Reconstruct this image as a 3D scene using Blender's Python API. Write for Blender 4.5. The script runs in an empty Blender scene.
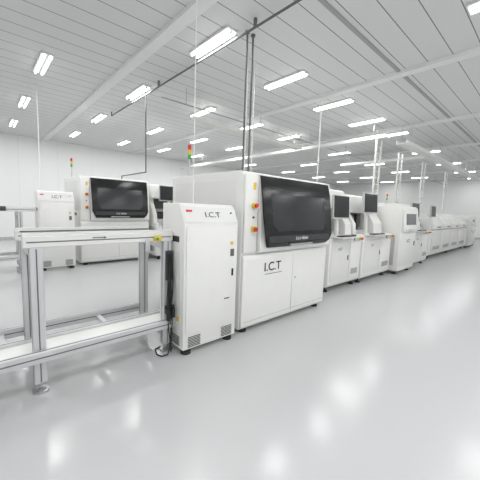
import bpy, bmesh, math, random
from mathutils import Vector, Matrix
random.seed(3)
S=bpy.context.scene
COL=S.collection
S.view_settings.view_transform='Standard'
S.view_settings.look='None'

# ---------------------------------------------------------------- materials
MATS={}
def mat(name,col,rough=0.5,metal=0.0,emit=0.0,var=0.03,coat=0.0,spec=0.5):
    if name in MATS: return MATS[name]
    m=bpy.data.materials.new(name); m.use_nodes=True
    nt=m.node_tree; b=nt.nodes['Principled BSDF']
    tc=nt.nodes.new('ShaderNodeTexCoord'); no=nt.nodes.new('ShaderNodeTexNoise')
    no.inputs['Scale'].default_value=6
    nt.links.new(tc.outputs['Object'],no.inputs['Vector'])
    mr=nt.nodes.new('ShaderNodeMapRange')
    mr.inputs['To Min'].default_value=1-var; mr.inputs['To Max'].default_value=1+var
    nt.links.new(no.outputs['Fac'],mr.inputs['Value'])
    vm=nt.nodes.new('ShaderNodeVectorMath'); vm.operation='SCALE'
    vm.inputs[0].default_value=col
    nt.links.new(mr.outputs['Result'],vm.inputs['Scale'])
    nt.links.new(vm.outputs['Vector'],b.inputs['Base Color'])
    b.inputs['Roughness'].default_value=rough; b.inputs['Metallic'].default_value=metal
    b.inputs['Coat Weight'].default_value=coat
    b.inputs['Specular IOR Level'].default_value=spec
    if emit>0:
        b.inputs['Emission Color'].default_value=(1,1,1,1); b.inputs['Emission Strength'].default_value=emit
    MATS[name]=m; return m
WHITE=mat('white_powder_coat',(0.79,0.79,0.765),0.38)
WHITE2=mat('white_panel',(0.74,0.74,0.72),0.42)
OFFW=mat('light_grey_coat',(0.50,0.50,0.49),0.45)
SEAM=mat('pale_seam',(0.42,0.42,0.41),0.6)
GROOVE=mat('panel_gap',(0.14,0.14,0.14),0.7)
BLACK=mat('black_plastic',(0.012,0.012,0.013),0.4)
GLASS=mat('smoked_visor',(0.010,0.010,0.011),0.16,spec=0.35)
PANE=mat('smoked_window_pane',(0.024,0.025,0.028),0.14,spec=0.4)
BAND=mat('charcoal_band',(0.035,0.036,0.039),0.35)
SCREEN=mat('screen_dark',(0.01,0.011,0.013),0.2,spec=0.35)
DARK=mat('dark_grey_plastic',(0.05,0.052,0.055),0.45)
ALU=mat('anodised_aluminium',(0.62,0.62,0.63),0.35,0.35)
STEEL=mat('steel',(0.55,0.55,0.56),0.28,0.9)
RUB=mat('rubber',(0.02,0.02,0.02),0.7)
RED=mat('red_plastic',(0.6,0.02,0.02),0.35)
YEL=mat('yellow_plastic',(0.75,0.5,0.03),0.4)
GRN=mat('green_plastic',(0.03,0.4,0.08),0.35)
PIPE=mat('dark_grey_pipe',(0.13,0.135,0.14),0.45)
GPIPE=mat('grey_pipe',(0.35,0.35,0.36),0.45)
TUBE=mat('lamp_diffuser',(0.9,0.9,0.9),0.5,emit=6.0)
INK=mat('black_ink',(0.01,0.01,0.01),0.5)
INK2=mat('dark_ink',(0.04,0.04,0.04),0.5)
GINK=mat('grey_ink',(0.12,0.12,0.12),0.5)
WINK=mat('white_ink',(0.8,0.8,0.8),0.5)
BELT=mat('belt_green_grey',(0.12,0.16,0.14),0.6)
WGREY=mat('window_grey',(0.13,0.135,0.14),0.15)

def linemat(name,col,line,px,wx,py,wy,rough,ax=('X','Y'),var=0.02,spec=0.5,rvar=0.0):
    m=bpy.data.materials.new(name); m.use_nodes=True
    nt=m.node_tree; b=nt.nodes['Principled BSDF']
    tc=nt.nodes.new('ShaderNodeTexCoord'); sp=nt.nodes.new('ShaderNodeSeparateXYZ')
    nt.links.new(tc.outputs['Object'],sp.inputs[0])
    def M(op,a,bv=None):
        n=nt.nodes.new('ShaderNodeMath'); n.operation=op
        if hasattr(a,'links'): nt.links.new(a,n.inputs[0])
        else: n.inputs[0].default_value=a
        if bv is not None:
            if hasattr(bv,'links'): nt.links.new(bv,n.inputs[1])
            else: n.inputs[1].default_value=bv
        return n.outputs[0]
    out=None
    for a,p,w in ((ax[0],px,wx),(ax[1],py,wy)):
        if p<=0: continue
        f=M('LESS_THAN',M('FRACT',M('DIVIDE',M('ADD',sp.outputs[a],100*p),p)),w/p)
        out=f if out is None else M('MAXIMUM',out,f)
    no=nt.nodes.new('ShaderNodeTexNoise'); no.inputs['Scale'].default_value=0.25; no.inputs['Detail'].default_value=1
    nt.links.new(tc.outputs['Object'],no.inputs['Vector'])
    mr=nt.nodes.new('ShaderNodeMapRange'); mr.inputs['To Min'].default_value=1-var; mr.inputs['To Max'].default_value=1+var
    nt.links.new(no.outputs['Fac'],mr.inputs['Value'])
    mx=nt.nodes.new('ShaderNodeMix'); mx.data_type='RGBA'
    mx.inputs['A'].default_value=(*col,1); mx.inputs['B'].default_value=(*line,1)
    if out is not None: nt.links.new(out,mx.inputs['Factor'])
    else: mx.inputs['Factor'].default_value=0
    vm=nt.nodes.new('ShaderNodeVectorMath'); vm.operation='SCALE'
    nt.links.new(mx.outputs['Result'],vm.inputs[0]); nt.links.new(mr.outputs['Result'],vm.inputs['Scale'])
    nt.links.new(vm.outputs['Vector'],b.inputs['Base Color'])
    b.inputs['Roughness'].default_value=rough
    b.inputs['Specular IOR Level'].default_value=spec
    return m

# ---------------------------------------------------------------- mesh helpers
def box(bm,x0,x1,y0,y1,z0,z1,bev=0.0,seg=2):
    M=Matrix.Translation(((x0+x1)/2,(y0+y1)/2,(z0+z1)/2))@Matrix.Diagonal((x1-x0,y1-y0,z1-z0,1))
    r=bmesh.ops.create_cube(bm,size=1,matrix=M)
    if bev>0:
        es=list({e for v in r['verts'] for e in v.link_edges})
        bmesh.ops.bevel(bm,geom=es,offset=bev,segments=seg,affect='EDGES',profile=0.5)
def cyl(bm,p0,p1,r,seg=14,r2=None):
    p0=Vector(p0);p1=Vector(p1);d=p1-p0
    M=Matrix.Translation((p0+p1)/2)@d.to_track_quat('Z','Y').to_matrix().to_4x4()
    bmesh.ops.create_cone(bm,cap_ends=True,segments=seg,radius1=r,radius2=r if r2 is None else r2,depth=d.length,matrix=M)
def ball(bm,p,r):
    bmesh.ops.create_icosphere(bm,subdivisions=2,radius=r,matrix=Matrix.Translation(p))
def tube(bm,pts,r,seg=12):
    for i in range(len(pts)-1): cyl(bm,pts[i],pts[i+1],r,seg)
    for p in pts[1:-1]: ball(bm,p,r*1.02)
def prism(bm,prof,x0,x1,bev=0.0,seg=2,axis='X'):
    # prof: (y,z) list
    if axis=='X': f=lambda t,p:(t,p[0],p[1])
    else: f=lambda t,p:(p[0],t,p[1])
    A=[bm.verts.new(f(x0,p)) for p in prof]; B=[bm.verts.new(f(x1,p)) for p in prof]
    n=len(prof); fs=[bm.faces.new(A),bm.faces.new(list(reversed(B)))]
    for i in range(n): fs.append(bm.faces.new((A[i],B[i],B[(i+1)%n],A[(i+1)%n])))
    bmesh.ops.recalc_face_normals(bm,faces=fs)
    if bev>0:
        es=list({e for fc in fs for e in fc.edges})
        bmesh.ops.bevel(bm,geom=es,offset=bev,segments=seg,affect='EDGES',profile=0.5)
def thing(name,label,cat,loc=(0,0,0),group=None):
    o=bpy.data.objects.new(name,None); o.empty_display_size=0.1
    o.location=loc; COL.objects.link(o); o['label']=label; o['category']=cat
    if group: o['group']=group
    return o
def finish(bm,name,m,smooth=True):
    bmesh.ops.recalc_face_normals(bm,faces=bm.faces)
    me=bpy.data.meshes.new(name); bm.to_mesh(me); bm.free(); me.materials.append(m)
    if smooth:
        me.polygons.foreach_set('use_smooth',[True]*len(me.polygons))
        try: me.set_sharp_from_angle(angle=math.radians(35))
        except Exception: pass
    o=bpy.data.objects.new(name,me); COL.objects.link(o); return o
def part(parent,name,m,fn,label=None,loc=None,rot=None):
    bm=bmesh.new(); fn(bm); o=finish(bm,name,m); o.parent=parent
    if label: o['label']=label
    if loc: o.location=loc
    if rot: o.rotation_euler=rot
    return o
def solo(name,m,fn,label,cat,group=None,loc=(0,0,0)):
    bm=bmesh.new(); fn(bm); o=finish(bm,name,m); o['label']=label; o['category']=cat; o.location=loc
    if group:o['group']=group
    return o
def text(parent,name,body,size,loc,m,rot=(math.pi/2,0,0),off=0.0,label=None,sx=1.0):
    c=bpy.data.curves.new(name,'FONT'); c.body=body; c.size=size; c.extrude=0.001; c.offset=off
    c.align_x='CENTER'; c.align_y='CENTER'
    t=bpy.data.objects.new('tmp',c); COL.objects.link(t)
    dg=bpy.context.evaluated_depsgraph_get(); dg.update()
    me=bpy.data.meshes.new_from_object(t.evaluated_get(dg)); bpy.data.objects.remove(t)
    me.materials.clear(); me.materials.append(m)
    o=bpy.data.objects.new(name,me); COL.objects.link(o); o.parent=parent
    o.location=loc; o.rotation_euler=rot; o.scale=(sx,1,1)
    if label:o['label']=label
    return o
def copy_thing(o,parent=None,loc=None,scale=None,label=None):
    c=o.copy(); COL.objects.link(c)
    if parent: c.parent=parent
    if loc: c.location=loc
    if scale: c.scale=scale
    if label: c['label']=label
    for ch in o.children: copy_thing(ch,c)
    return c

# ---------------------------------------------------------------- room
H=3.5; X0,X1,Y0,Y1=-4.0,22.0,-4.5,12.5
MW=linemat('wall_panels',(0.86,0.865,0.86),(0.74,0.74,0.74),1.15,0.01,0,0,0.5)
MC=linemat('ceiling_panels',(0.70,0.705,0.705),(0.20,0.20,0.21),0,0,0.30,0.012,0.6)
MF=linemat('floor_epoxy',(0.535,0.545,0.55),(0.5,0.5,0.5),0,0,0,0,0.19,var=0.01,spec=0.55)
def struct(name,m,fn):
    bm=bmesh.new(); fn(bm); o=finish(bm,name,m,False); o['kind']='structure'; return o
struct('floor',MF,lambda b:box(b,X0,X1,Y0,Y1,-0.1,0))
struct('ceiling',MC,lambda b:box(b,X0,X1,Y0,Y1,H,H+0.1))
struct('wall_back',MW,lambda b:box(b,X0,X1,Y1,Y1+0.1,0,H))
struct('wall_front',MW,lambda b:box(b,X0,X1,Y0-0.1,Y0,0,H))
struct('wall_left',MW,lambda b:box(b,X0-0.1,X0,Y0,Y1,0,H))
struct('wall_right',MW,lambda b:box(b,X1,X1+0.1,Y0,Y1,0,H))
struct('baseboard_back',OFFW,lambda b:box(b,X0,X1,Y1-0.02,Y1,0,0.1))
struct('baseboard_right',OFFW,lambda b:box(b,X1-0.02,X1,Y0,Y1-0.02,0,0.1))
CT=mat('ceiling_beam_paint',(0.80,0.80,0.80),0.5)
n=0
for xj in (-1.2,1.90,5.0,8.05,11.1,14.2,17.25,20.3):
    n+=1
    struct('trim_%d'%n,CT,lambda b,xj=xj:(box(b,xj-0.075,xj+0.075,Y0,Y1,H-0.05,H),))
for yb in (1.9,):
    n+=1
    struct('trim_%d'%n,GPIPE,lambda b,yb=yb:(box(b,X0,X1,yb-0.025,yb+0.025,H-0.015,H),))

# ---------------------------------------------------------------- ceiling lamps
LG='ceiling lamps in a regular grid'
def mk_lamp(x,y):
    t=thing('ceiling_lamp','slim white twin-tube batten lamp fixed under the ceiling, switched on','ceiling lamp',(x,y,H),LG)
    part(t,'housing',WHITE,lambda b:(box(b,-0.085,0.085,-0.43,0.43,-0.03,0,0.006),box(b,-0.02,0.02,-0.40,0.40,-0.045,-0.028)))
    for sx in (-0.045,0.045):
        part(t,'lamp_tube',TUBE,lambda b,sx=sx:cyl(b,(sx,-0.41,-0.045),(sx,0.41,-0.045),0.013,10),'glowing white fluorescent tube')
    ld=bpy.data.lights.new('lamp_light','AREA'); ld.shape='RECTANGLE'; ld.size=0.13; ld.size_y=0.80; ld.energy=LP
    lo=bpy.data.objects.new('lamp_light',ld); COL.objects.link(lo); lo.parent=t; lo.location=(0,0,-0.065)
    return t
LP=12.5
YS=(-4.0+0.2,-1.9,0.45,3.35,5.75,8.15,10.55)
L0=mk_lamp(0.9,YS[2])
for i in range(-2,14):
    for j,yy in enumerate(YS):
        if i==0 and j in (2,3): continue
        if i>=5 and j<3 and (i+j)%2: continue
        if i>=6 and j>=3 and (i+j)%2: continue
        copy_thing(L0,loc=(0.9+1.53*i,yy,H))

# ---------------------------------------------------------------- shared small parts
def foot(parent,x,y,h=0.11):
    part(parent,'levelling_foot',RUB,lambda b:(cyl(b,(x,y,0),(x,y,0.025),0.045,18),cyl(b,(x,y,0.025),(x,y,0.04),0.03,18,0.015),cyl(b,(x,y,0.03),(x,y,h),0.012,10)),'black levelling foot')
def caster(parent,x,y,h=0.1):
    part(parent,'caster',DARK,lambda b:(cyl(b,(x-0.015,y,0.03),(x+0.015,y,0.03),0.03,18),box(b,x-0.024,x-0.018,y-0.02,y+0.02,0.03,h),box(b,x+0.018,x+0.024,y-0.02,y+0.02,0.03,h)),'dark swivel caster')
def estop(parent,x,y,z,w=0.027):
    s=part(parent,'emergency_stop',YEL,lambda b:box(b,x-w,x+w,y-0.025,y,z-w,z+w,0.005),'yellow emergency stop box')
    part(s,'button',RED,lambda b:(cyl(b,(x,y-0.025,z),(x,y-0.04,z),0.012,14),cyl(b,(x,y-0.04,z),(x,y-0.056,z),w*0.8,18)),'red mushroom button')
def tower(parent,x,y,z,h=0.42):
    s=part(parent,'signal_tower',STEEL,lambda b:(cyl(b,(x,y,z),(x,y,z+0.02),0.035,16),cyl(b,(x,y,z+0.02),(x,y,z+h-0.18),0.010,10)),'stacked signal light on a pole')
    zz=z+h-0.18
    for mm,nm in ((GRN,'green lens'),(YEL,'amber lens'),(RED,'red lens')):
        part(s,'signal_lens',mm,lambda b,zz=zz:(cyl(b,(x,y,zz),(x,y,zz+0.052),0.023,18),cyl(b,(x,y,zz+0.052),(x,y,zz+0.06),0.019,18)),nm); zz+=0.06
def vent(parent,face,a0,a1,z0,z1,pos,n=7):
    def fn(b):
        st=(z1-z0)/n
        for i in range(n):
            zz=z0+i*st
            if face=='F': box(b,a0,a1,pos-0.003,pos+0.002,zz,zz+st*0.45)
            else: box(b,pos-0.003,pos+0.002,a0,a1,zz,zz+st*0.45)
    part(parent,'vent',DARK,fn,'dark slotted vent')

# ---------------------------------------------------------------- inspection machine
def inspection(loc,label):
    W,D,Hh=1.56,1.38,1.685
    t=thing('inspection_machine',label,'machine',loc)
    part(t,'body',WHITE,lambda b:prism(b,[(0,0.045),(0,1.64),(0.05,Hh),(D,Hh),(D,0.045)],0,W,0.012))
    part(t,'side_panel',WHITE2,lambda b:(box(b,-0.008,0.0,0.08,D-0.08,0.12,0.90,0.003)),'white removable side panel')
    part(t,'side_panel',WHITE2,lambda b:(box(b,-0.008,0.0,0.10,D-0.10,1.04,1.60,0.003)),'white removable side panel')
    part(t,'board_slot',BLACK,lambda b:box(b,-0.009,0.001,0.25,0.75,0.94,0.985),'dark board entry slot')
    d1=part(t,'front_panel',WHITE,lambda b:prism(b,[(0.0,0.055),(-0.03,0.08),(-0.035,0.79),(-0.02,0.83),(0.0,0.83)],0.012,W-0.012,0.006),'plain white lower front panel')
    part(d1,'seam',SEAM,lambda b:box(b,0.821,0.8235,-0.0352,-0.030,0.10,0.79))
    part(d1,'seam',SEAM,lambda b:box(b,0.03,W-0.03,-0.0345,-0.030,0.125,0.128))
    part(d1,'latch',STEEL,lambda b:cyl(b,(0.88,-0.034,0.5),(0.88,-0.040,0.5),0.012,14))
    text(d1,'logo','I.C.T',0.135,(0.46,-0.0375,0.68),INK,off=0.001,label='bold black I.C.T logo',sx=1.05)
    part(d1,'caption',GINK,lambda b:box(b,0.34,0.62,-0.0365,-0.034,0.600,0.606))
    cs=part(t,'control_strip',WHITE,lambda b:box(b,0.012,0.195,-0.03,0,0.86,1.64,0.006),'white control strip')
    part(cs,'sticker',YEL,lambda b:box(b,0.12,0.155,-0.033,-0.029,1.50,1.57),'yellow warning sticker')
    part(cs,'sticker',WINK,lambda b:box(b,0.03,0.09,-0.033,-0.029,1.50,1.54),'white type plate')
    estop(t,0.13,-0.03,1.34)
    part(t,'push_button',DARK,lambda b:(cyl(b,(0.13,-0.03,1.22),(0.13,-0.04,1.22),0.011,14),),'small dark push button')
    estop(t,0.13,-0.03,1.10)
    # hood
    hd=part(t,'hood',WHITE,lambda b:prism(b,[(0,0.85),(-0.06,0.855),(-0.075,0.89),(-0.03,1.62),(-0.02,1.665),(0,1.67)],0.205,W-0.012,0.005),'white lifting hood')
    def visor(b):
        # lofted visor whose lower side corners are cut at an angle
        rows=[(-0.04,0.905,0.30,1.40),(-0.10,0.905,0.30,1.40),(-0.135,0.95,0.26,1.44),(-0.135,1.03,0.215,1.485),(-0.075,1.5,0.21,1.49),(-0.035,1.65,0.21,1.49),(-0.02,1.65,0.21,1.49)]
        A=[b.verts.new((r[2],r[0],r[1])) for r in rows]; C=[b.verts.new((r[3],r[0],r[1])) for r in rows]
        n=len(rows); b.faces.new(A); b.faces.new(list(reversed(C)))
        for i in range(n): b.faces.new((A[i],C[i],C[(i+1)%n],A[(i+1)%n]))
        bmesh.ops.triangulate(b,faces=[f for f in b.faces if len(f.verts)>4])
    part(hd,'visor',GLASS,visor,'glossy smoked charcoal visor with angled lower corners')
    part(hd,'lower_band',BAND,lambda b:prism(b,[(-0.134,0.958),(-0.1375,0.958),(-0.1375,1.028),(-0.134,1.028)],0.275,1.425,0.001,1),'charcoal lower band')
    def pane(b):
        f=lambda x,z:(x,-0.1365+(z-1.03)*0.1277,z)
        pts=[(0.34,1.15),(0.42,1.075),(1.28,1.075),(1.36,1.15),(1.36,1.47),(0.34,1.47)]
        A=[b.verts.new(f(x,z)) for x,z in pts]
        Bv=[b.verts.new((v.co.x,v.co.y+0.006,v.co.z)) for v in A]
        b.faces.new(A); b.faces.new(list(reversed(Bv)))
        for i in range(6): b.faces.new((A[i],Bv[i],Bv[(i+1)%6],A[(i+1)%6]))
    part(hd,'window_pane',PANE,pane,'smoked grey window pane')
    part(hd,'handle',STEEL,lambda b:(box(b,0.60,1.02,-0.165,-0.15,0.92,0.937,0.004),box(b,0.62,0.64,-0.16,-0.11,0.922,0.935),box(b,0.98,1.0,-0.16,-0.11,0.922,0.935)),'brushed steel bar handle')
    text(hd,'lettering','i.c.t vision',0.058,(0.84,-0.1395,0.995),WINK,off=0.0005,label='small white lettering')
    tower(t,0.14,1.2,Hh)
    part(t,'roof_vent',OFFW,lambda b:box(b,0.9,1.3,0.7,1.0,Hh,Hh+0.03,0.008),'low vent cover')
    for x in (0.1,W-0.1):
        for y in (0.05,D-0.12): foot(t,x,y,0.06)
    for x in (0.24,W-0.24):
        for y in (0.2,D-0.2): caster(t,x,y,0.055)
    return t
A1=inspection((1.96,2.13,0),'large white optical inspection machine with glossy black smoked visor')
A2=copy_thing(A1,loc=(1.60,6.7,0),scale=(0.96,1,1.12),label='white optical inspection machine with black visor, in the rear row')

# ---------------------------------------------------------------- buffer cabinet
def cabinet(loc,label):
    W,D=0.60,0.38
    t=thing('buffer_cabinet',label,'machine cabinet',loc)
    part(t,'body',WHITE,lambda b:prism(b,[(0,0.05),(0,1.17),(0.07,1.31),(0.10,1.335),(D,1.335),(D,0.05)],0,W,0.010))
    d=part(t,'door',WHITE,lambda b:box(b,0.02,W-0.02,-0.012,0,0.20,1.13,0.004),'tall white front door')
    part(d,'handle',BLACK,lambda b:(box(b,0.52,0.54,-0.020,-0.011,0.66,0.73,0.003),),'small black latch')
    part(d,'label_plate',GINK,lambda b:box(b,0.50,0.545,-0.014,-0.011,0.85,0.92),'small printed label')
    part(d,'sticker',YEL,lambda b:box(b,0.50,0.53,-0.0145,-0.011,0.96,0.99),'yellow warning sticker')
    part(d,'sticker',GINK,lambda b:box(b,0.44,0.50,-0.0145,-0.011,0.44,0.452),'small printed strip')
    part(d,'door_label',WINK,lambda b:box(b,0.05,0.11,-0.0145,-0.011,1.02,1.07),'white printed label')
    tp=part(t,'top_panel',WHITE2,lambda b:prism(b,[(-0.003,1.172),(0.064,1.306),(0.070,1.304),(0.004,1.172)],0.015,W-0.015),'sloping white control panel')
    text(tp,'logo','I.C.T',0.070,(0.31,0.0265,1.238),INK2,rot=(math.pi/2-0.4636,0,0),off=0.0,label='black I.C.T logo',sx=1.25)
    part(tp,'sticker',RED,lambda b:prism(b,[(0.038,1.262),(0.047,1.28),(0.053,1.28),(0.044,1.262)],0.04,0.10),'small red label')
    part(tp,'push_button',GRN,lambda b:cyl(b,(0.53,0.05,1.25),(0.53,0.025,1.262),0.008,14))
    part(t,'board_slot',BLACK,lambda b:box(b,-0.004,0.002,0.08,0.30,1.0,1.05),'dark board slot')
    part(t,'side_panel',WHITE2,lambda b:box(b,-0.006,0,0.04,D-0.04,0.22,0.92,0.002),'white side panel')
    part(t,'sticker',YEL,lambda b:box(b,-0.008,-0.005,0.06,0.10,0.30,0.34),'yellow warning sticker')
    part(t,'sticker',WINK,lambda b:box(b,-0.008,-0.005,0.10,0.16,0.62,0.68),'white printed label')
    vent(t,'F',0.05,0.18,0.07,0.17,0); vent(t,'F',0.42,0.55,0.07,0.17,0); vent(t,'S',0.06,0.2,0.08,0.17,0,6)
    for x in (0.06,W-0.06):
        for y in (0.05,D-0.06): foot(t,x,y,0.06)
    return t
C1=cabinet((1.28,2.09,0),'slim tall white cabinet with sloping top, beside the open conveyor')
C2=copy_thing(C1,loc=(0.86,6.5,0),scale=(1,1,1.14),label='slim tall white cabinet standing in the rear row')

# ---------------------------------------------------------------- open conveyor
def post(t,x,y,z1,w=0.035):
    p=part(t,'leg',ALU,lambda b:box(b,x-w,x+w,y-w,y+w,0.07,z1,0.004,1),'aluminium profile leg')
    part(p,'groove',GROOVE,lambda b:(box(b,x-0.004,x+0.004,y-w-0.0015,y-w+0.002,0.08,z1-0.01),box(b,x-w-0.0015,x-w+0.002,y-0.004,y+0.004,0.08,z1-0.01)))
    part(p,'levelling_foot',STEEL,lambda b:(cyl(b,(x,y,0),(x,y,0.015),0.05,18),cyl(b,(x,y,0.015),(x,y,0.03),0.038,18,0.015),cyl(b,(x,y,0.02),(x,y,0.08),0.010,10)),'steel levelling foot')
def conveyor(loc,xl,xr,low_l,label,ends,zt=1.085):
    t=thing('board_conveyor',label,'conveyor',loc)
    for x in ends:
        for y in (0.03,0.50): post(t,x,y,zt-0.08,0.036)
        part(t,'cross_bar',ALU,lambda b,x=x:box(b,x-0.03,x+0.03,0.066,0.464,zt-0.15,zt-0.08,0.004,1),'aluminium cross bar')
        part(t,'cross_bar',ALU,lambda b,x=x:box(b,x-0.03,x+0.03,0.066,0.464,0.14,0.21,0.004,1),'aluminium cross bar')
    for y in (0.03,0.50):
        r=part(t,'rail',WHITE2,lambda b,y=y:(box(b,xl,xr,y-0.035,y+0.035,zt-0.08,zt-0.005,0.004,1),box(b,xl,xr,y-0.012,y+0.012,zt-0.008,zt+0.015,0.003,1)),'white aluminium conveyor rail')
        part(r,'groove',GROOVE,lambda b,y=y:box(b,xl+0.02,xr-0.02,y-0.0365,y-0.033,zt-0.048,zt-0.040))
        part(r,'belt',BELT,lambda b,y=y:box(b,xl+0.03,xr-0.01,(y+0.035) if y<0.3 else y-0.05,(y+0.05) if y<0.3 else y-0.035,zt-0.015,zt-0.005),'thin dark transport belt')
    n=int((xr-xl)/0.45)
    for k in range(1,n+1):
        x=xl+k*(xr-xl)/(n+1)
        part(t,'shaft',STEEL,lambda b,x=x:cyl(b,(x,0.06,zt-0.04),(x,0.47,zt-0.04),0.008,10),'steel cross shaft')
    for y in (-0.03,0.23,0.54):
        r=part(t,'lower_rail',ALU,lambda b,y=y:box(b,low_l,xr,y-0.022,y+0.022,0.235,0.31,0.004,1),'aluminium lower return rail')
        part(r,'groove',GROOVE,lambda b,y=y:(box(b,low_l+0.02,xr-0.02,y-0.0235,y-0.020,0.268,0.276),box(b,low_l+0.02,xr-0.02,y-0.004,y+0.004,0.308,0.3115)))
    part(t,'return_tray',WHITE,lambda b:(box(b,low_l,xr,-0.006,0.206,0.280,0.292,0.002,1),),'flat white return tray')
    k=low_l+0.3
    while k<xr:
        part(t,'tray_bracket',ALU,lambda b,k=k:box(b,k-0.02,k+0.02,0.0,0.515,0.245,0.278,0.003,1),'aluminium tray bracket'); k+=0.7
    return t
CV1=conveyor((0.0,2.27,0),0.21,1.272,-1.6,'open white aluminium board conveyor with lower return tray, beside the cabinet',(0.28,1.225))
for y in (0.03,0.50): post(CV1,-1.4,y,0.235)
part(CV1,'control_box',DARK,lambda b:box(b,1.20,1.265,-0.03,0.0,0.66,0.92,0.006),'dark control box')
part(CV1,'push_button_box',YEL,lambda b:box(b,1.09,1.15,-0.035,-0.006,1.01,1.055,0.004),'yellow sensor box')
part(CV1,'push_button',GRN,lambda b:cyl(b,(1.11,-0.035,1.03),(1.11,-0.05,1.03),0.012,12),'green button')
part(CV1,'arrow_label',GINK,lambda b:(box(b,0.62,0.70,-0.0075,-0.004,1.053,1.06),prism(b,[(0.70,1.048),(0.72,1.0565),(0.70,1.065)],-0.0075,-0.004,axis='Y')),'small dark direction arrow')
for k in range(7):
    def cab(b,k=k):
        pts=[]
        for i in range(17):
            s=i/16
            pts.append((1.205+0.006*k+0.035*math.sin(s*6+k*1.1)*s,-0.045+0.05*math.sin(s*5+k*1.3)*s-0.02*s,0.66-0.62*s if k%2 else 0.90-0.60*s))
        tube(b,pts,0.005,8)
    part(CV1,'cable',BLACK,cab,'thin black cable')
part(CV1,'air_unit',BLACK,lambda b:(box(b,1.17,1.25,-0.08,-0.05,0.38,0.45,0.005),cyl(b,(1.18,-0.1,0.33),(1.18,-0.1,0.43),0.016),cyl(b,(1.23,-0.1,0.35),(1.23,-0.1,0.43),0.012)),'black air filter unit')
part(CV1,'bracket',STEEL,lambda b:(box(b,1.02,1.06,-0.012,-0.005,0.92,1.03,0.002),box(b,1.02,1.06,-0.06,-0.005,0.92,0.93,0.002)),'steel angle bracket')
part(CV1,'floor_cable',BLACK,lambda b:tube(b,[(1.22,-0.06,0.05),(1.19,-0.08,0.012),(1.14,-0.07,0.008),(1.12,-0.02,0.008),(1.15,0.08,0.008),(1.21,0.10,0.008)],0.006,8),'black cable lying on the floor')
CV2=conveyor((0.0,6.62,0),-2.6,0.85,-2.6,'long white aluminium board conveyor in the rear row',(-2.4,-0.9,0.6),1.2)
part(CV2,'motor_box',DARK,lambda b:box(b,-0.3,-0.1,0.07,0.2,0.96,1.10,0.006),'dark motor box')
part(CV2,'sensor_box',DARK,lambda b:box(b,0.3,0.40,-0.05,-0.01,1.13,1.21,0.006),'dark sensor box')

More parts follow.
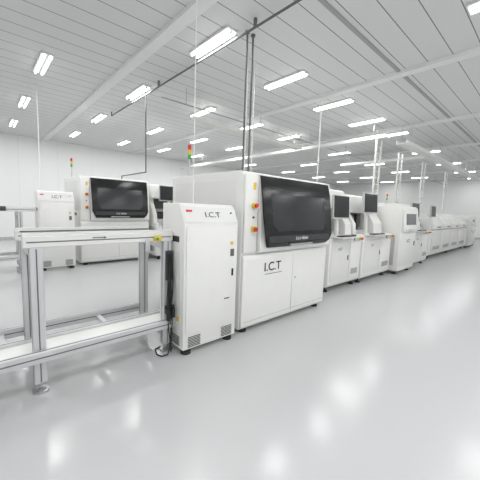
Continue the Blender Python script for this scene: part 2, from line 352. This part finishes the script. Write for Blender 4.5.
# ---------------------------------------------------------------- placement machine
def monitor(parent,x,y,z,w,h,ry=0.0,base_z=None):
    m=part(parent,'monitor',OFFW,lambda b:(box(b,-w/2,w/2,-0.02,0.02,-h/2,h/2,0.008),box(b,-w/4,w/4,0.02,0.05,-h/4,h/4,0.008)),'flat monitor with light grey bezel',(x,y,z),(-0.06,0,ry))
    part(m,'screen',SCREEN,lambda b:box(b,-w/2+0.016,w/2-0.016,-0.0225,-0.0195,-h/2+0.022,h/2-0.016),'dark glossy screen')
    if base_z is not None:
        part(m,'bracket',WHITE,lambda b:(box(b,-0.03,0.03,0.05,0.10,base_z-z,0.02,0.004),box(b,-0.09,0.09,0.02,0.18,base_z-z,base_z-z+0.015,0.003)),'white monitor bracket')
    return m
def mounter(loc,W,label,mx=0.36,mw=0.50,mh=0.38,mz=1.40,hh=1.72,tw=False,wing=0.22):
    D=1.45
    t=thing('placement_machine',label,'machine',loc)
    part(t,'base_cabinet',WHITE,lambda b:prism(b,[(0.03,0.09),(0.0,0.14),(0.0,0.86),(0.03,0.90),(D,0.90),(D,0.09)],0,W,0.012))
    part(t,'rear_tower',WHITE,lambda b:prism(b,[(0.72,0.90),(0.72,hh-0.03),(0.75,hh),(D-0.05,hh),(D-0.05,0.90)],0.01,W-0.01,0.015),'tall white rear housing')
    part(t,'interior_panel',WGREY,lambda b:box(b,0.10,W-0.10,0.71,0.722,0.97,hh-0.30,0.002),'dark grey interior back panel')
    for xa,ww in ((0.01,0.10),(W-0.01-wing,wing)):
        part(t,'side_wing',WHITE,lambda b,xa=xa,ww=ww:prism(b,[(0.20,0.90),(0.22,1.10),(0.42,1.40),(0.42,hh-0.05),(0.72,hh-0.05),(0.72,0.90)],xa,xa+ww,0.006),'white stepped side wing')
    part(t,'canopy',WHITE,lambda b:prism(b,[(0.34,hh-0.36),(0.32,hh-0.34),(0.40,hh-0.04),(0.45,hh-0.01),(0.72,hh-0.01),(0.72,hh-0.36)],0.005,W-0.005,0.008),'white front canopy')
    g=part(t,'gantry',GPIPE,lambda b:(box(b,0.11,W-0.09,0.50,0.58,1.16,1.24,0.005),),'grey gantry beam')
    part(g,'placement_head',DARK,lambda b:(box(b,W*0.45,W*0.45+0.16,0.44,0.50,1.02,1.28,0.008),cyl(b,(W*0.45+0.05,0.47,0.96),(W*0.45+0.05,0.47,1.02),0.015),cyl(b,(W*0.45+0.11,0.47,0.96),(W*0.45+0.11,0.47,1.02),0.015)),'dark placement head')
    for yy in (0.36,0.62):
        part(t,'transport_rail',ALU,lambda b,yy=yy:box(b,0.11,W-0.09,yy,yy+0.03,0.90,0.96,0.003),'aluminium transport rail')
    sh=part(t,'keyboard_shelf',WHITE2,lambda b:box(b,0.06,W-0.35,-0.18,0.06,0.90,0.918,0.004),'white keyboard shelf')
    part(sh,'keyboard',BLACK,lambda b:(box(b,0.12,0.50,-0.16,-0.04,0.918,0.935,0.004),),'black keyboard')
    part(sh,'mouse',BLACK,lambda b:box(b,0.54,0.59,-0.14,-0.06,0.918,0.94,0.01))
    monitor(t,mx,0.10,mz,mw,mh,0.0,0.90)
    d=part(t,'door',WHITE2,lambda b:(box(b,0.05,W*0.6,-0.010,0.003,0.18,0.80,0.004),),'white lower door')
    d2=part(t,'door',WHITE,lambda b:(box(b,W*0.6+0.015,W-0.04,-0.010,0.003,0.18,0.80,0.004),),'white lower door')
    part(d,'handle',BLACK,lambda b:box(b,W*0.6-0.07,W*0.6-0.045,-0.018,-0.009,0.5,0.58,0.003))
    text(d,'logo','I.C.T',0.06,(W*0.3,-0.012,0.70),GINK,off=0.0005)
    vent(d2,'F',W*0.6+0.08,W-0.12,0.24,0.34,-0.009,6)
    part(t,'control_panel',OFFW,lambda b:(box(b,W-0.30,W-0.05,-0.03,0.0,0.82,0.89,0.004)),'light grey control panel')
    estop(t,W-0.12,-0.03,0.855)
    part(t,'side_panel',OFFW,lambda b:box(b,-0.006,0,0.1,0.7,0.2,0.8,0.002),'grey side panel')
    if tw: tower(t,W-0.15,1.1,hh,0.30)
    for x in (0.1,W-0.1):
        for y in (0.1,D-0.12): foot(t,x,y,0.10)
    return t
M1=mounter((4.08,2.38,0),1.08,'white component placement machine with monitor and keyboard shelf',mx=0.44,mw=0.52,mh=0.39,mz=1.39)
M2=mounter((5.19,2.36,0),1.30,'white component placement machine with raised monitor',mx=0.38,mw=0.58,mh=0.38,mz=1.49,hh=1.66,wing=0.4)
M3=mounter((3.22,6.5,0),1.2,'white placement machine with monitor in the rear row',mx=0.4,mz=1.62,mw=0.6,hh=1.85)
M3b=copy_thing(M3,loc=(4.6,6.5,0))

# link conveyor between machines
def short_conv(loc,L,label):
    t=thing('link_conveyor',label,'conveyor',loc)
    part(t,'base',WHITE,lambda b:box(b,0.03,L-0.03,0.05,0.55,0.1,0.80,0.01),'white base cabinet')
    for y in (0.03,0.55):
        part(t,'rail',ALU,lambda b,y=y:box(b,0,L,y-0.02,y+0.02,0.90,0.97,0.004,1),'aluminium rail')
    for x in (0.05,L-0.09):
        part(t,'bracket',ALU,lambda b,x=x:box(b,x,x+0.04,0.03,0.55,0.80,0.90))
    part(t,'lid',GLASS,lambda b:prism(b,[(0.03,0.97),(0.10,1.15),(0.48,1.15),(0.55,0.97)],0.04,L-0.04,0.005),'smoked lid')
    for x in (0.08,L-0.08):
        for y in (0.1,0.5): foot(t,x,y,0.105)
    return t

# ---------------------------------------------------------------- tall square cabinet
def loader(loc,W,Hh,label,D=1.0):
    t=thing('board_loader',label,'machine',loc)
    part(t,'body',WHITE,lambda b:prism(b,[(0,0.08),(0,Hh-0.04),(0.04,Hh),(D,Hh),(D,0.08)],0,W,0.012))
    d=part(t,'door',WHITE2,lambda b:box(b,0.05,W-0.05,-0.010,0.002,0.18,0.88,0.004),'white front door')
    part(d,'handle',BLACK,lambda b:box(b,W-0.12,W-0.09,-0.02,-0.009,0.6,0.70,0.003))
    uc=part(t,'upper_cover',WHITE,lambda b:prism(b,[(0.0,0.92),(-0.04,0.93),(-0.05,1.0),(-0.02,Hh-0.08),(0.0,Hh-0.06)],0.04,W-0.04,0.006),'white upper cover')
    ins=min(0.18,W*0.22)
    def yz(z): return -0.05+(z-1.0)*0.03/(Hh-1.08)
    part(uc,'window',WGREY,lambda b:prism(b,[(yz(1.08)+0.003,1.08),(yz(1.08)-0.002,1.08),(yz(Hh-0.16)-0.002,Hh-0.16),(yz(Hh-0.16)+0.003,Hh-0.16)],ins,W-ins),'grey tinted window')
    part(uc,'handle',STEEL,lambda b:box(b,W*0.35,W*0.65,-0.075,-0.045,0.96,0.975,0.003))
    part(t,'side_panel',OFFW,lambda b:(box(b,-0.007,0,0.1,D-0.1,0.2,0.85,0.003)),'light grey side panel')
    vent(t,'S',0.2,0.5,0.3,0.5,-0.006,8)
    text(t,'logo','I.C.T',min(0.09,W*0.15),(W/2,-0.012,0.72),INK,off=0.001)
    for x in (0.1,W-0.1):
        for y in (0.1,D-0.1): foot(t,x,y,0.09)
    return t
loader((3.58,2.42,0),0.46,1.56,'narrow tall white transfer cabinet between two machines',0.9)
loader((6.64,2.24,0),0.98,1.48,'square white printer cabinet beside the placement machines')
P4=mounter((7.75,2.35,0),1.3,'white machine with monitor further along the production line',mz=1.42,mw=0.55,mh=0.36,hh=1.58,tw=True,wing=0.45)

# ---------------------------------------------------------------- reflow oven
def oven(loc,L,label):
    D=1.35
    t=thing('reflow_oven',label,'oven',loc)
    part(t,'base',WHITE,lambda b:box(b,0,L,0.06,D,0.1,0.86,0.012),'white base cabinet')
    n=4
    for k in range(n):
        hz=1.36 if k%2==0 else 1.24
        prof=[(0.02,0.88),(0.02,1.02),(0.22,hz-0.04),(0.30,hz),(D-0.30,hz),(D-0.22,hz-0.04),(D-0.02,1.02),(D-0.02,0.88)]
        x0=0.25+k*(L-0.5)/n; x1=0.25+(k+1)*(L-0.5)/n-0.04
        h=part(t,'hood',WHITE,lambda b,x0=x0,x1=x1,prof=prof:prism(b,prof,x0,x1,0.012),'angular white oven hood')
        part(h,'handle',BLACK,lambda b,x0=x0,x1=x1:box(b,(x0+x1)/2-0.15,(x0+x1)/2+0.15,-0.01,0.025,0.94,0.96,0.004))
        dd=part(t,'door',WHITE2,lambda b,x0=x0,x1=x1:box(b,x0+0.03,x1-0.03,0.045,0.062,0.18,0.80,0.004),'white lower door')
        vent(dd,'F',x0+0.2,x1-0.2,0.25,0.36,0.046,6)
    for xa in (0,L-0.24):
        part(t,'end_block',WHITE2,lambda b,xa=xa:box(b,xa,xa+0.24,0.05,D-0.02,0.86,1.2,0.01))
    part(t,'stripe',DARK,lambda b:box(b,0.02,L-0.02,0.05,0.07,0.862,0.878),'dark trim line')
    for x in (0.3,L/2,L-0.3):
        for y in (0.15,D-0.12): foot(t,x,y,0.11)
    monitor(t,0.12+0.2,0.10,1.42,0.45,0.34,0.0,1.2)
    return t
OV=oven((9.9,2.5,0),5.2,'long white reflow oven with angular hoods')
short_conv((9.15,2.7,0),0.65,'short link conveyor with smoked lid beside the oven')
loader((15.3,2.5,0),0.8,1.35,'white unloading cabinet beyond the oven')
C3=copy_thing(C1,loc=(16.6,2.6,0),label='slim white cabinet at the far end of the line')

# ---------------------------------------------------------------- service pipes
def rod(name,x,y,z0,z1,r,m,label,cat='pipe',group=None):
    return solo(name,m,lambda b:(cyl(b,(0,0,z0),(0,0,z1),r,10),cyl(b,(0,0,z1-0.02),(0,0,z1),r*2.2,12)),label,cat,group,(x,y,0))
for x in (2.61,2.71):
    rod('supply_pipe',x,2.85,1.69,H,0.013,PIPE,'dark grey vertical supply pipe above the inspection machine','pipe','dark supply pipes')
solo('ceiling_pipe',PIPE,lambda b:(tube(b,[(2.5,1.2,H-0.01),(2.5,1.2,3.40),(2.5,7.4,3.40),(2.5,7.4,H-0.01)],0.014),)+tuple(box(b,2.485,2.515,y-0.015,y+0.015,3.40,H) for y in (2.6,3.8,5.0,6.2)),'long dark grey air pipe hung under the ceiling','pipe')
solo('air_drop_pipe',PIPE,lambda b:(tube(b,[(2.56,5.66,H),(2.56,5.66,1.97),(2.56,6.95,1.97),(2.56,6.95,1.90)],0.013),),'dark pipe dropping from the ceiling to the rear machine','pipe')
rod('cable_drop',1.55,2.38,1.337,H,0.005,WHITE,'thin white cable drop above the cabinet','cable')
rod('cable_drop',0.95,6.8,1.525,H,0.008,WHITE,'thin white rod above the rear cabinet','cable')
rod('cable_drop',5.02,3.3,1.725,H,0.011,WHITE,'thin white rod above the placement machine','cable')
rod('cable_drop',3.05,3.3,1.69,H,0.009,WHITE,'thin white rod above the inspection machine','cable')
rod('cable_drop',3.2,3.3,1.69,H,0.009,WHITE,'thin white rod above the inspection machine','cable')
solo('ceiling_conduit',GPIPE,lambda b:(cyl(b,(2.5,4.9,3.2),(21.5,4.9,3.2),0.012,10),)+tuple(cyl(b,(x,4.9,3.2),(x,4.9,H),0.005,8) for x in (3,5,7,9,11,13,15,17,19,21)),'long grey conduit hung along the ceiling','pipe')

# cable trays
def tray(p,L,rz,z,label):
    t=thing('cable_tray',label,'cable tray',(p[0],p[1],z)); t.rotation_euler=(0,0,rz)
    for y in (-0.12,0.10):
        part(t,'side_rail',WHITE,lambda b,y=y:(box(b,0,L,y,y+0.02,0,0.08)),'white tray side rail')
    part(t,'tray_bottom',WHITE2,lambda b:(box(b,0,L,-0.10,0.10,0.0,0.012)),'white tray bottom')
    k=0.3
    while k<L:
        for y in (-0.11,0.11):
            part(t,'hanger',STEEL,lambda b,k=k,y=y:cyl(b,(k,y,0.07),(k,y,H-z),0.005,8),'thin hanger rod')
        k+=2.4
    for yy in (-0.07,0.0,0.07):
        part(t,'cable',OFFW,lambda b,yy=yy:cyl(b,(0.02,yy,0.03),(L-0.02,yy,0.03),0.015,8),'white cable')
    return t
tray((7.6,2.72),9.5,0,2.98,'white cable tray hung above the production line')
tray((3.4,5.4),3.75,0,3.10,'white cable tray hung between the two rows')
def duct(x,y,z0,z1,label):
    t=thing('cable_ladder',label,'cable ladder',(x,y,z0)); L=z1-z0
    t['group']='white vertical cable ladders'
    for sx in (-0.14,0.14):
        part(t,'upright',WHITE,lambda b,sx=sx:box(b,sx-0.012,sx+0.012,-0.02,0.02,0,L,0.003,1),'thin white upright')
    k=0.08
    while k<L-0.05:
        part(t,'rung',WHITE,lambda b,k=k:box(b,-0.128,0.128,-0.009,0.009,k,k+0.018)); k+=0.15
    part(t,'cable',OFFW,lambda b:cyl(b,(0,0.025,0),(0,0.025,L),0.012,8),'pale cable')
for x,z0 in ((7.35,1.485),(8.80,1.585),(10.7,1.365),(13.4,1.365)):
    duct(x,3.15 if x<9 else 3.1,z0,2.975 if x>7.5 else 3.09,'slim white ladder frame dropping onto a machine')
for x,L in ((7.35,9.3),(10.7,3.0)):
    tray((x,2.95),L,math.pi/2,3.10,'long white cross cable tray hung under the ceiling')

# ---------------------------------------------------------------- camera
A=Vector((320,20,-290)).normalized(); B=Vector((-265,40,-290)); B=(B-A*B.dot(A)).normalized(); U=A.cross(B)
cx=Vector((A.x,B.x,U.x)); cy=Vector((A.y,B.y,U.y)); cz=Vector((A.z,B.z,U.z))
cd=bpy.data.cameras.new('camera'); cam=bpy.data.objects.new('camera',cd); COL.objects.link(cam)
R=Matrix((cx,cy,cz)).transposed().to_4x4()
cam.matrix_world=Matrix.Translation((0,0,1.3))@R
cd.sensor_width=36; cd.lens=290/480*36; cd.clip_start=0.05
S.camera=cam
w=bpy.data.worlds.new('world'); S.world=w; w.use_nodes=True
w.node_tree.nodes['Background'].inputs[0].default_value=(0.9,0.92,0.95,1)
w.node_tree.nodes['Background'].inputs[1].default_value=0.3
